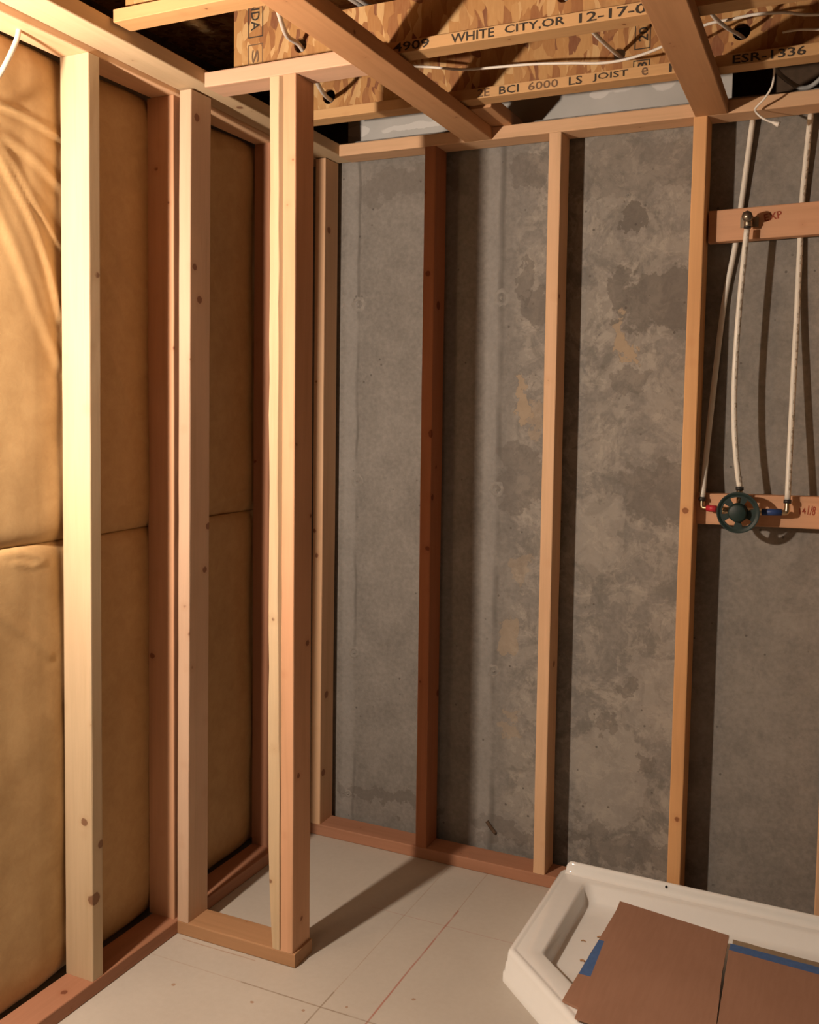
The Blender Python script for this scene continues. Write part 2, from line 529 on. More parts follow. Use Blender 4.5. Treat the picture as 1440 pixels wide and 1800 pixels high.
def lumber(name, p0, p1, wu, wv, mat, au, av, wane=None, seg=24, bow=0.0008, r=0.0032, seed=0, parent=None):
    """a sawn board from p0 to p1 (axis through its middle), wu along au, wv along av; edges eased, very slightly bowed"""
    p0, p1, au, av = Vector(p0), Vector(p1), Vector(au), Vector(av)
    ring = rect_ring(wu / 2, wv / 2, r)
    n = len(ring)
    V, Fc = [], []
    L = (p1 - p0).length
    for i in range(seg + 1):
        f = i / seg
        c = (p1 - p0) * f
        bu = bow * (noise.noise(Vector((f * L * 1.6, seed * 3.7, 1.3))))
        bv = bow * (noise.noise(Vector((f * L * 1.6, seed * 5.1, 9.3))))
        edge = 1.0 if 0 < i < seg else 0.0
        for k, (a, b) in enumerate(ring):
            if wane:
                a, b = wane(a, b, f)
            e = 0.0005 * noise.noise(Vector((f * L * 9, k * 1.7, seed * 2.2)))
            V.append(c + au * (a + bu * edge + e) + av * (b + bv * edge + e))
    for i in range(seg):
        for k in range(n):
            a, b = i * n + k, i * n + (k + 1) % n
            Fc.append((a, b, b + n, a + n))
    Fc.append(tuple(range(n - 1, -1, -1)))
    Fc.append(tuple(seg * n + k for k in range(n)))
    # keep the outside outwards
    if au.cross(av).dot(p1 - p0) < 0:
        Fc = [tuple(reversed(q)) for q in Fc]
    return link_mesh(name, V, Fc, mat, parent, tuple(p0))


def tube_vf(pts, r, n=10, caps=True, radii=None):
    pts = [Vector(p) for p in pts]
    V, Fc = [], []
    t0 = (pts[1] - pts[0]).normalized()
    ref = Vector((0, 0, 1)) if abs(t0.z) < 0.9 else Vector((0, 1, 0))
    u = t0.cross(ref).normalized()
    for i, p in enumerate(pts):
        a = pts[max(i - 1, 0)]
        b = pts[min(i + 1, len(pts) - 1)]
        t = (b - a).normalized()
        u = (u - t * u.dot(t)).normalized()
        w = t.cross(u)
        rr = radii[i] if radii else r
        for k in range(n):
            an = 2 * math.pi * k / n
            V.append(p + u * rr * math.cos(an) + w * rr * math.sin(an))
    for i in range(len(pts) - 1):
        for k in range(n):
            a, b = i * n + k, i * n + (k + 1) % n
            Fc.append((a, b, b + n, a + n))
    if caps:
        Fc.append(tuple(range(n - 1, -1, -1)))
        Fc.append(tuple((len(pts) - 1) * n + k for k in range(n)))
    return V, Fc


def spline(pts, sub=8):
    pts = [Vector(p) for p in pts]
    out = []
    for i in range(len(pts) - 1):
        a = pts[max(i - 1, 0)]
        b, c = pts[i], pts[i + 1]
        d = pts[min(i + 2, len(pts) - 1)]
        for k in range(sub):
            t = k / sub
            out.append(0.5 * ((2 * b) + (c - a) * t + (2 * a - 5 * b + 4 * c - d) * t * t + (3 * b - a - 3 * c + d) * t ** 3))
    out.append(pts[-1])
    return out


def tube(name, pts, r, mat, parent=None, n=10, sub=8, radii=None, smooth_path=True):
    P = spline(pts, sub) if smooth_path else [Vector(p) for p in pts]
    o0 = P[0].copy()
    if radii:
        m = len(P)
        rr = []
        for i in range(m):
            f = i / (m - 1) * (len(radii) - 1)
            j = min(int(f), len(radii) - 2)
            rr.append(radii[j] * (1 - (f - j)) + radii[j + 1] * (f - j))
        radii = rr
    V, Fc = tube_vf([p - o0 for p in P], r, n, True, radii)
    po = Vector(parent.location) if parent else Vector((0, 0, 0))
    return link_mesh(name, V, Fc, mat, parent, tuple(o0 - po), smooth=True)


def cyl_between(name, a, b, r, mat, parent=None, n=18):
    return tube(name, [a, b], r, mat, parent, n, smooth_path=False)


def text_mesh(name, s, origin, width, height, mat, xdir, ydir, parent, depth=0.0006, stretch=True):
    """printed lettering as thin mesh; origin is the lower left corner in the parent's world frame"""
    cu = bpy.data.curves.new(name, 'FONT')
    cu.body = s
    cu.extrude = 0.0
    cu.offset = 0.012
    cu.resolution_u = 2
    tmp = bpy.data.objects.new(name + '_tmp', cu)
    COL.objects.link(tmp)
    dg = bpy.context.evaluated_depsgraph_get()
    me = bpy.data.meshes.new_from_object(tmp.evaluated_get(dg))
    bpy.data.objects.remove(tmp)
    bpy.data.curves.remove(cu)
    xs = [v.co.x for v in me.vertices]
    ys = [v.co.y for v in me.vertices]
    x0, x1, y0, y1 = min(xs), max(xs), min(ys), max(ys)
    xd, yd = Vector(xdir), Vector(ydir)
    nd = xd.cross(yd)
    org = Vector(origin)
    for v in me.vertices:
        fx = (v.co.x - x0) / max(x1 - x0, 1e-6) * width
        fy = (v.co.y - y0) / max(y1 - y0, 1e-6) * height
        v.co = xd * fx + yd * fy + nd * depth
    me.materials.clear()
    me.materials.append(mat)
    me.name = name
    o = bpy.data.objects.new(name, me)
    COL.objects.link(o)
    base = Vector((0, 0, 0))
    q = parent
    while q:
        base += q.location
        q = q.parent
    o.parent = parent
    o.location = org - base
    return o


def poly_with_holes(outer, holes, y0, y1):
    """vertical plate in XZ with holes, thickness y0..y1"""
    bm = bmesh.new()
    loops = [outer] + holes
    for lp in loops:
        vs = [bm.verts.new((x, y0, z)) for x, z in lp]
        for i in range(len(vs)):
            bm.edges.new((vs[i], vs[(i + 1) % len(vs)]))
    bmesh.ops.triangle_fill(bm, use_beauty=True, use_dissolve=False, edges=bm.edges[:])
    fs = bm.faces[:]
    ret = bmesh.ops.extrude_face_region(bm, geom=fs)
    for g in ret['geom']:
        if isinstance(g, bmesh.types.BMVert):
            g.co.y = y1
    bmesh.ops.recalc_face_normals(bm, faces=bm.faces[:])
    return bm


def bm_link(name, bm, mat, parent=None, loc=(0, 0, 0), smooth=False):
    me = bpy.data.meshes.new(name)
    bm.to_mesh(me)
    bm.free()
    me.materials.append(mat)
    if smooth:
        for p in me.polygons:
            p.use_smooth = True
    o = bpy.data.objects.new(name, me)
    o.location = loc
    COL.objects.link(o)
    if parent:
        o.parent = parent
    return o


# ------------------------------------------------------------------ the setting
S, W, H = 0.0381, 0.0889, 2.2969
YC = 0.112                                   # face of the concrete

struct(sbox('floor', -0.45, 3.4, -4.6, 0.6, -0.12, 0.0, FLOOR, loc=(0, 0, 0)))
struct(sbox('wall_back', -0.45, 3.4, YC, YC + 0.22, 0.0, 2.372, CONC, loc=(0, 0, 0)))
struct(sbox('wall_left', -0.45, -0.235, -4.6, YC, 0.0, 2.372, CONC, loc=(0, 0, 0)))
struct(sbox('wall_right', 3.3, 3.4, -4.6, YC, 0.0, 2.64, DRYW))
struct(sbox('wall_front', -0.45, 3.4, -4.7, -4.6, 0.0, 2.64, DRYW))
struct(sbox('ceiling', -0.45, 3.4, -4.6, 0.6, 2.646, 2.664, OSB, loc=(0, 0, 0)))
struct(sbox('trim_1', -0.45, 3.4, 0.335, 0.36, 2.372, 2.646, VOID))      # rim boards on the foundation
struct(sbox('trim_2', -0.45, -0.40, -4.6, 0.335, 2.372, 2.646, VOID))

# form ties left in the concrete
wall = bpy.data.objects['wall_back']
for x, z, r in ((0.1069, 1.8266, 0.013), (0.1101, 1.2242, 0.011), (0.1042, 0.6232, 0.010), (0.0877, 0.1163, 0.007),
                (0.6232, 1.8317, 0.014), (0.6191, 1.2195, 0.013), (0.6221, 0.624, 0.011), (1.0179, 2.1214, 0.004)):
    bm = bmesh.new()
    # a ragged mortar collar round a stub
    n = 28
    prev = None
    for ri, (rr, dy) in enumerate(((2.2, 0.0010), (1.7, -0.0011), (1.2, -0.0012), (0.85, 0.0015), (0.6, 0.0040), (0.34, -0.0035), (0.0, -0.0045))):
        ringv = []
        for k in range(n):
            a = 2 * math.pi * k / n
            j = 1 + 0.38 * noise.noise(Vector((x * 31 + math.cos(a) * 1.9, z * 17 + math.sin(a) * 1.9, ri * 0.8)))
            ringv.append(bm.verts.new((x + rr * r * j * math.cos(a), YC + dy, z + rr * r * j * math.sin(a))))
        if prev:
            for k in range(n):
                bm.faces.new((prev[k], prev[(k + 1) % n], ringv[(k + 1) % n], ringv[k]))
        prev = ringv
    bmesh.ops.remove_doubles(bm, verts=bm.verts[:], dist=1e-5)
    bm_link('form_tie', bm, MORT, wall, smooth=True)
V, Fc = tube_vf([(0.610, YC - 0.004, 0.122), (0.624, YC - 0.006, 0.106), (0.640, YC - 0.004, 0.088)], 0.006, 8)
link_mesh('tie_stub', V, Fc, VOID, wall)

# grey sheet between the joist ends and the wall, white patches on it
pan = sbox('rim_panel', 0.04, 1.30, 0.150, 0.162, 2.372, 2.646, mat_panel(), loc=(0, 0.15, 2.372))
tag(pan, 'grey sheet with whitish patches standing on the concrete wall behind the joists', 'panel')

# ------------------------------------------------------------------ back wall framing
XU, YU, ZU = (1, 0, 0), (0, 1, 0), (0, 0, 1)
BS = 'studs of the concrete wall'


def stud_y(xb, xt, y0, kind, label, group, z0=S, z1=H, name='wall_stud', seed=0, wane=None):
    """1.5 inch face towards the room's -Y, 3.5 inches deep"""
    o = lumber(name, (xb + S / 2, y0 + W / 2, z0), (xt + S / 2, y0 + W / 2, z1), S, W, wood(kind, 'Z'), XU, YU, seed=seed, wane=wane)
    return tag(o, label, 'stud', group)


stud_y(0.000, 0.000, 0, 'tan', 'light brown stud in the corner where the two framed walls meet', BS, seed=1)
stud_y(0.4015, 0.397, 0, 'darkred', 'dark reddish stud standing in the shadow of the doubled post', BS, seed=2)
stud_y(0.8050, 0.802, 0, 'tan', 'pale tan stud whose foot stands at the left corner of the shower tray', BS, seed=3)
stud_y(1.2125, 1.2187, 0, 'orange', 'orange stud left of the white pipes and shower valve', BS, seed=4)
stud_y(1.6122, 1.614, 0, 'tan', 'tan stud at the right edge of the photo, holding the ends of the pipe boards', BS, seed=5)

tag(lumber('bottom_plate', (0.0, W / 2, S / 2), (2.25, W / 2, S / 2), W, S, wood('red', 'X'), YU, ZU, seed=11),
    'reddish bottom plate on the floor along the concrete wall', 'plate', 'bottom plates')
tag(lumber('top_plate', (0.0895, W / 2, H + S / 2), (2.25, W / 2, H + S / 2), W, S, wood('tan', 'X'), YU, ZU, seed=12),
    'orange top plate over the studs of the concrete wall', 'plate', 'top plates')

# ------------------------------------------------------------------ left wall framing
LS = 'studs of the insulated left wall'


def stud_x(xb, xt, y0, kind, label, group, z0=S, z1=H, seed=0):
    """3.5 inch face towards -Y"""
    o = lumber('wall_stud', (xb - W / 2, y0 + S / 2, z0), (xt - W / 2, y0 + S / 2, z1), W, S, wood(kind, 'Z'), XU, YU, seed=seed)
    return tag(o, label, 'stud', group)


stud_x(-0.002, 0.003, -1.0454, 'pale', 'brightly lit pale stud at the left, nearest the camera', LS, seed=21)
stud_x(-0.011, -0.012, -0.7184, 'salmon', 'pinkish stud half in shadow, just left of the partition', LS, seed=22)
stud_x(0.000, 0.000, -0.2255, 'red', 'dark red stud at the back of the left wall, seen behind the partition', LS, seed=23)
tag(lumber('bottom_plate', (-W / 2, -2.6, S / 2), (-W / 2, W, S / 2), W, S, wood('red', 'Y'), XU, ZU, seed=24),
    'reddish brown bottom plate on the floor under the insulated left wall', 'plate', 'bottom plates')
tag(lumber('top_plate', (-W / 2 - 0.0005, -2.6, H + S / 2), (-W / 2 - 0.0005, W, H + S / 2), W, S, wood('tan', 'Y'), XU, ZU, seed=25),
    'top plate directly over the insulated bays of the left wall', 'plate', 'top plates')

# the second board beside it, climbing a little towards the camera
ys = (-2.6, W)
ring = rect_ring(W / 2, S / 2, 0.003)
V, Fc = [], []
seg = 20
for i in range(seg + 1):
    y = ys[0] + (ys[1] - ys[0]) * i / seg
    for a, b in ring:
        fx = (a + W / 2) / W
        z = 2.2995 + max(0, -y) * (0.013 + 0.0045 * fx) + b + S / 2
        V.append((a + W / 2 + 0.0003, y + 2.6, z - 2.30))
n = len(ring)
for i in range(seg):
    for k in range(n):
        a, b = i * n + k, i * n + (k + 1) % n
        Fc.append((a, a + n, b + n, b))
Fc += [tuple(range(n)), tuple(seg * n + k for k in range(n - 1, -1, -1))]
o = link_mesh('nailing_board', V, Fc, wood('straw', 'Y'), None, (0, -2.6, 2.30))
tag(o, 'long yellow board laid flat along the top of the insulated left wall', 'board')

# ------------------------------------------------------------------ stub partition
YP = -0.7184
PS = 'studs of the short partition'
tag(lumber('bottom_plate', (0.0005, YP + W / 2, S / 2), (0.384, YP + W / 2, S / 2), W, S, wood('brown', 'X'), YU, ZU, seed=31),
    'short brown bottom plate on the floor under the partition', 'plate', 'bottom plates')
stud_y(-0.001, 0.0085, YP, 'blush', 'pale stud where the partition meets the left wall', PS, z1=2.3045, seed=32)


def wane_p1(a, b, f):
    # bark edge on the front left corner
    if a < 0 and b < 0:
        k = 0.0055 * max(0, noise.noise(Vector((f * 7.3, 4.2, 0.5))) + 0.15)
        k += 0.013 * max(0, 1 - f / 0.10)
        k += 0.004 * max(0, noise.noise(Vector((f * 31, 1.2, 2.5))))
        a += k
    if a > 0 and b < 0 and f > 0.12:
        k = 0.0075 * min(1, (f - 0.12) * 3) + 0.003 * noise.noise(Vector((f * 23, 6.2, 0.7)))
        if b < -W / 2 + 0.0015:
            a -= k
        else:
            b += k * 1.6
    return a, b


stud_y(0.2985, 0.2895, YP, 'straw', 'yellowish stud with a ragged bark edge, left half of the doubled post', PS, z1=2.3035, seed=33, wane=wane_p1)
stud_y(0.3390, 0.3305, YP, 'salmon', 'orange brown stud, right half of the doubled post at the free end', PS, z1=2.3035, seed=34)
tag(lumber('top_plate', (0.0905, YP + W / 2, 2.3038 + S / 2), (0.5355, YP + W / 2, 2.3038 + S / 2), W, S, wood('pink', 'X'), YU, ZU, seed=35),
    'short pinkish top plate over the doubled post of the partition', 'plate', 'top plates')

# plates hung under the joists
tag(lumber('ceiling_nailer', (0.581, -2.3, H + S / 2), (0.5775, -0.001, H + S / 2), W, S, wood('ceil', 'Y'), XU, ZU, seed=41),
    'board under the joists ending above the dark red stud, left of the two', 'board', 'boards under the joists')
tag(lumber('ceiling_nailer', (1.322, -2.3, H + S / 2), (1.2668, -0.001, H + S / 2), W, S, wood('ceil', 'Y'), XU, ZU, seed=42),
    'board under the joists ending above the orange stud, right of the two', 'board', 'boards under the joists')

tag(lumber('wood_block', (0.640, -0.180, H + S + S / 2 + 0.0006), (0.640, 0.10, H + S + S / 2 + 0.0006), W, S, wood('ceil', 'Y'), XU, ZU, seed=43, seg=6),
    'short wood block lying on the top plate beside the left ceiling board end', 'block')

# ------------------------------------------------------------------ I-joists
ZJ, HJ, FW, FH = 2.343, 0.302, 0.0587, 0.029


def joist(y0, x0, x1, holes, label, seed, web_x0):
    t = empty('floor_joist', (x0, y0, ZJ))
    tag(t, label, 'joist', 'I-joists under the floor above')
    bf = lumber('bottom_flange', (x0, y0 + FW / 2, ZJ + FH / 2), (x1, y0 + FW / 2, ZJ + FH / 2), FW, FH, wood('flange', 'X'), YU, ZU, seed=seed, r=0.0015)
    tf = lumber('top_flange', (x0, y0 + FW / 2, ZJ + HJ - FH / 2), (x1, y0 + FW / 2, ZJ + HJ - FH / 2), FW, FH, wood('flange', 'X'), YU, ZU, seed=seed + 1, r=0.0015)
    for f in (bf, tf):
        f.location = Vector(f.location) - Vector(t.location)
        f.parent = t
    z0, z1 = FH - 0.002, HJ - FH + 0.002
    outer = [(web_x0 - x0, z0), (x1 - x0, z0), (x1 - x0, z1), (web_x0 - x0, z1)]
    hs = []
    for h in holes:
        if h[0] == 'r':
            _, a, b, c, d = h
            hs.append([(a - x0, c - ZJ), (b - x0, c - ZJ), (b - x0, d - ZJ), (a - x0, d - ZJ)])
        else:
            _, cx, cz, r = h
            hs.append([(cx - x0 + r * math.cos(k * math.pi / 7), cz - ZJ + r * math.sin(k * math.pi / 7)) for k in range(14)])
    yw = FW / 2 - 0.0048
    bm = poly_with_holes(outer, hs, yw, yw + 0.0095)
    web = bm_link('web', bm, OSB, t)
    return t, bf, web


def stamp(bf, y, items):
    for s, xa, xb, mat in items:
        text_mesh('printed_lettering', s, (xa, y, ZJ + 0.0035), xb - xa, 0.0215, mat, (1, 0, 0), (0, 0, 1), bf)


t0, bf0, web0 = joist(-1.066, 0.098, 2.3, [('c', 0.42, 2.42, 0.022)], 'I-joist nearest the camera, its bright end over the left wall', 51, 0.112)
t1, bf1, web1 = joist(-0.641, 0.098, 2.3, [('r', 0.39, 0.625, 2.482, 2.60), ('c', 0.318, 2.412, 0.019), ('c', 1.02, 2.425, 0.017), ('c', 1.32, 2.425, 0.017)],
                      'I-joist stamped WHITE CITY,OR, middle of the three', 53, 0.110)
t2, bf2, web2 = joist(-0.243, 0.098, 2.3, [('c', 0.175, 2.415, 0.022), ('c', 1.058, 2.418, 0.016), ('c', 1.365, 2.432, 0.022)],
                      'I-joist stamped JOIST, nearest the concrete wall', 55, 0.110)
y1 = -0.641 - 0.0002
stamp(bf1, y1, [('4909', 0.600, 0.696, INK), ('WHITE', 0.753, 0.862, INK), ('CITY,OR', 0.888, 1.032, INK), ('12-17-0', 1.065, 1.215, INK)])
y2 = -0.243 - 0.0002
stamp(bf2, y2, [('2E', 0.667, 0.703, FADE), ('BCI', 0.731, 0.788, INK), ('6000', 0.815, 0.900, FADE), ('LS', 0.929, 0.966, INK),
                ('JOIST', 0.994, 1.088, INK), ('e', 1.123, 1.140, FADE), ('1', 1.193, 1.200, INK), ('ESR-1336', 1.349, 1.519, INK)])


def frame_box(name, parent, x0, x1, z0, z1, y, w, open_bottom=False):
    """printed rectangle outline on a web"""
    V, Fc = [], []

    def q(a, b, c, d):
        i = len(V)
        V.extend([(a, 0, c), (b, 0, c), (b, 0, d), (a, 0, d)])
        Fc.append((i, i + 1, i + 2, i + 3))
    q(0, w, 0, z1 - z0)
    q(x1 - x0 - w, x1 - x0, 0, z1 - z0)
    q(w, x1 - x0 - w, z1 - z0 - w, z1 - z0)
    if not open_bottom:
        q(w, x1 - x0 - w, 0, w)
    base = Vector(parent.location) + Vector(parent.parent.location)
    o = link_mesh(name, V, Fc, FADE if name == 'faded_frame' else INK, parent, Vector((x0, y, z0)) - base)
    return o


yw1 = -0.641 + FW / 2 - 0.0048 - 0.0004
frame_box('printed_frame', web1, 0.156, 0.203, 2.452, 2.56, yw1, 0.003)
text_mesh('printed_lettering', 'NDA', (0.166, yw1, 2.545), 0.075, 0.026, INK, (0, 0, -1), (1, 0, 0), web1)
frame_box('faded_frame', web1, 0.156, 0.203, 2.385, 2.435, yw1, 0.003, True)
text_mesh('printed_lettering', 'S', (0.168, yw1, 2.420), 0.035, 0.022, FADE, (0, 0, -1), (1, 0, 0), web1)
yw2 = -0.243 + FW / 2 - 0.0048 - 0.0004
frame_box('printed_frame', web2, 1.097, 1.139, 2.423, 2.490, yw2, 0.003)
text_mesh('printed_lettering', '20', (1.132, yw2, 2.443), 0.036, 0.025, INK, (0, 0, 1), (-1, 0, 0), web2)
frame_box('printed_frame', web2, 1.095, 1.139, 2.3735, 2.396, yw2, 0.003, True)
text_mesh('printed_lettering', '3', (1.131, yw2, 2.374), 0.016, 0.024, INK, (0, 0, 1), (-1, 0, 0), web2)

# ------------------------------------------------------------------ insulation blankets
CREASES = [
    ([(-1.45, 2.15), (-1.211, 2.138), (-1.162, 2.135), (-1.112, 2.129), (-1.027, 2.112)], 0.012, 0.010),
    ([(-1.45, 2.10), (-1.212, 2.071), (-1.164, 2.06), (-1.113, 2.04), (-1.028, 1.999)], 0.009, 0.014),
    ([(-1.40, 2.18), (-1.212, 2.043), (-1.173, 2.005), (-1.132, 1.955), (-1.08, 1.906), (-1.03, 1.857)], 0.010, 0.013),
    ([(-1.40, 2.20), (-1.213, 2.014), (-1.165, 1.955), (-1.115, 1.886), (-1.072, 1.8), (-1.032, 1.682)], 0.012, 0.014),
    ([(-1.25, 1.95), (-1.159, 1.788), (-1.118, 1.701), (-1.039, 1.571)], 0.007, 0.018),
    ([(-0.99, 2.03), (-0.894, 1.91), (-0.817, 1.82), (-0.721, 1.71)], 0.005, 0.014),
    ([(-0.99, 1.92), (-0.895, 1.81), (-0.818, 1.701), (-0.722, 1.57)], 0.005, 0.014),
    ([(-0.99, 1.75), (-0.896, 1.636), (-0.819, 1.506), (-0.722, 1.368)], 0.005, 0.014),
    ([(-0.99, 2.10), (-0.892, 2.124), (-0.804, 2.143), (-0.719, 2.174)], 0.006, 0.012),
    ([(-1.226, 1.127), (-1.16, 1.125), (-1.099, 1.096), (-1.143, 1.089), (-1.194, 1.103)], 0.006, 0.008),
    ([(-1.25, 1.0), (-1.196, 0.956), (-1.128, 0.901), (-1.084, 0.863)], 0.005, 0.015),
    ([(-0.60, 2.16), (-0.432, 2.23), (-0.353, 2.25), (-0.264, 2.26)], 0.006, 0.012),
    ([(-0.60, 1.17), (-0.432, 1.175), (-0.30, 1.20), (-0.20, 1.22)], 0.006, 0.010),
]
STUDS_Y = (-1.45, -1.0264, -0.6994, -0.2065)


def seg_dist(p, a, b):
    ax, az = a
    bx, bz = b
    dx, dz = bx - ax, bz - az
    t = ((p[0] - ax) * dx + (p[1] - az) * dz) / max(dx * dx + dz * dz, 1e-9)
    tc = max(0, min(1, t))
    ex, ez = ax + dx * tc - p[0], az + dz * tc - p[1]
    side = dx * (p[1] - az) - dz * (p[0] - ax)
    return math.sqrt(ex * ex + ez * ez), (1 if side > 0 else -1)


def blanket(name, z0, z1, label, pinch_top, pinch_bot, seedz):
    ny, nz = 300, int((z1 - z0) / 0.0075)
    ya, yb = -2.55, 0.10
    V, Fc = [], []
    for j in range(nz + 1):
        z = z0 + (z1 - z0) * j / nz
        for i in range(ny + 1):
            y = ya + (yb - ya) * i / ny
            x = -0.102
            dmin = min(abs(y - s) for s in STUDS_Y)
            x += 0.018 * min(1, dmin / 0.10) ** 0.7 * 0.55 * (1 + 0.6 * noise.noise(Vector((y * 2.3, z * 1.7, 5.5))))            # belly between the studs
            x += 0.006 * noise.noise(Vector((y * 4.1, z * 2.9, seedz)))
            x += 0.003 * noise.noise(Vector((y * 13, z * 8, seedz + 3)))
            for pts, amp, wd in CREASES:
                wd *= 0.88
                best, sd = 9, 1
                for k in range(len(pts) - 1):
                    lo = min(pts[k][1], pts[k + 1][1]) - 0.06
                    hi = max(pts[k][1], pts[k + 1][1]) + 0.06
                    if z < lo or z > hi:
                        continue
                    d, s = seg_dist((y, z), pts[k], pts[k + 1])
                    if d < best:
                        best, sd = d, s
                if best < wd * 3.5:
                    g = math.exp(-(best / wd) ** 2)
                    x += amp * 0.36 * (g - 0.55 * math.exp(-((best - wd * 1.5) / wd) ** 2) * (1 if sd < 0 else 0.3))
            if pinch_top:
                x -= 0.012 * math.exp(-((z1 - z) / 0.014) ** 1.2)
            if pinch_bot:
                x -= 0.012 * math.exp(-((z - z0) / 0.016) ** 1.2)
            # rolled in at the sole plate and tucked under the top plate
            x -= 0.014 * math.exp(-((z - 0.04) / 0.03)) * (1 if z0 < 0.3 else 0)
            x -= 0.012 * math.exp(-((2.297 - z) / 0.03)) * (1 if z1 > 2 else 0)
            x = max(-0.20, x)
            zz = z
            V.append((x, y, zz))
    for j in range(nz):
        for i in range(ny):
            a = j * (ny + 1) + i
            Fc.append((a, a + 1, a + ny + 2, a + ny + 1))
    # back face and edges give it its thickness
    nb = len(V)
    for (y, z) in ((ya, z0), (yb, z0), (yb, z1), (ya, z1)):
        V.append((-0.225, y, z))
    row0 = list(range(0, ny + 1))
    rowN = [nz * (ny + 1) + i for i in range(ny + 1)]
    Fc.append((nb, nb + 3, nb + 2, nb + 1))
    Fc.append(tuple([nb, nb + 1] + row0[::-1]))
    Fc.append(tuple([nb + 2, nb + 3] + rowN))
    Fc.append(tuple([nb + 3, nb] + [j * (ny + 1) for j in range(nz + 1)]))
    Fc.append(tuple([nb + 1, nb + 2] + [j * (ny + 1) + ny for j in range(nz, -1, -1)]))
    o = link_mesh(name, V, Fc, BLANK, None, (0, 0, 0), smooth=True)
    for p in o.data.polygons[ny * nz:]:
        p.use_smooth = False
    # origin at its foot
    for v in o.data.vertices:
        v.co.x += 0.225
        v.co.z -= z0
    o.location = (-0.225, 0, z0)
    return tag(o, label, 'insulation', 'insulation blankets behind the left wall studs')


blanket('insulation_blanket', 1.1395, 2.2955, 'upper golden insulation blanket, wrinkled, behind the left wall studs', False, True, 1.7)
blanket('insulation_blanket', 0.039, 1.1385, 'lower golden insulation blanket reaching down to the left wall bottom plate', True, False, 8.2)

# ------------------------------------------------------------------ pipe boards and pipes
YB = 0.050
blk1 = lumber('pipe_board', (1.262, YB + S / 2, 1.9985 + 0.003), (1.611, YB + S / 2, 2.0065 + 0.003), S, W, wood('salmon', 'X'), YU, ZU, seed=61)
tag(blk1, 'upper crosswise board between two studs, holding the shower arm elbow', 'board', 'boards carrying the shower pipes')
text_mesh('marker_scribble', 'EXP', (1.412, YB - 0.0002, 2.006), 0.046, 0.020, REDINK, (0.985, 0, 0.17), (-0.17, 0, 0.985), blk1)
blk2 = lumber('pipe_board', (1.2515, YB + S / 2, 1.199), (1.611, YB + S / 2, 1.205), S, W, wood('salmon', 'X'), YU, ZU, seed=62)
tag(blk2, 'lower crosswise board between two studs, marked 14 1/8 behind the valve', 'board', 'boards carrying the shower pipes')
text_mesh('marker_lettering', '14', (1.532, YB - 0.0002, 1.199), 0.016, 0.017, REDINK, (0.99, 0, 0.1), (-0.1, 0, 0.99), blk2)
text_mesh('marker_lettering', '1/8', (1.551, YB - 0.0002, 1.199), 0.020, 0.026, REDINK, (0.99, 0, -0.1), (0.1, 0, 0.99), blk2)

RP = 0.008
tag(tube('water_pipe', [(1.366, 0.092, 2.2965), (1.343, 0.0985, 2.07), (1.330, 0.0995, 1.95), (1.306, 0.1000, 1.80), (1.2895, 0.090, 1.60), (1.277, 0.062, 1.38), (1.2722, 0.034, 1.2338)], RP, PEX),
    'white pipe slanting from the top plate down to the valve\'s red inlet', 'pipe', 'white shower pipes')
tag(tube('water_pipe', [(1.3695, 0.015, 1.981), (1.3600, 0.013, 1.83), (1.3535, 0.012, 1.68), (1.3515, 0.011, 1.55), (1.3560, 0.010, 1.43), (1.3650, 0.009, 1.34), (1.3755, 0.008, 1.271)], RP, PEXM),
    'printed white pipe joining the brass elbow to the top of the valve', 'pipe', 'white shower pipes')
tag(tube('water_pipe', [(1.517, 0.090, 2.2965), (1.5035, 0.0985, 2.07), (1.5025, 0.0985, 1.95), (1.502, 0.085, 1.75), (1.501, 0.055, 1.50), (1.501, 0.020, 1.24)], RP, PEXM),
    'white pipe running from the top plate down to the valve\'s blue inlet', 'pipe', 'white shower pipes')

# shower arm elbow on the upper board
el = tag(empty('drop_elbow', (1.372, YB, 2.000)), 'dull brass elbow screwed to the upper crosswise board', 'fitting')
L0 = Vector(el.location)
tube('elbow_body', [(1.372, 0.015, 1.990), (1.372, 0.014, 2.003), (1.372, 0.010, 2.010), (1.372, -0.004, 2.012)], 0.0115, BRONZE, el, 14, 5)
cyl_between('threaded_outlet', (1.372, 0.004, 2.012), (1.372, -0.018, 2.012), 0.0145, BRONZE, el, 8)
V, Fc = box_vf(-0.024, 0.024, -0.006, 0.0, -0.012, 0.016)
link_mesh('mounting_ear', V, Fc, BRONZE, el, (0, 0, 0.004))
cyl_between('elbow_neck', (1.372, 0.045, 2.008), (1.372, 0.012, 2.008), 0.010, BRONZE, el, 12)
cyl_between('crimp_ring', (1.3705, 0.015, 1.993), (1.3700, 0.015, 1.984), 0.0098, BLACKM, el, 14)

# mixing valve with its round plaster guard
VX, VY, VZ = 1.3765, -0.020, 1.2005
vl = tag(empty('shower_valve', (VX, VY, VZ)), 'shower valve with round dark green guard on the lower crosswise board', 'valve')


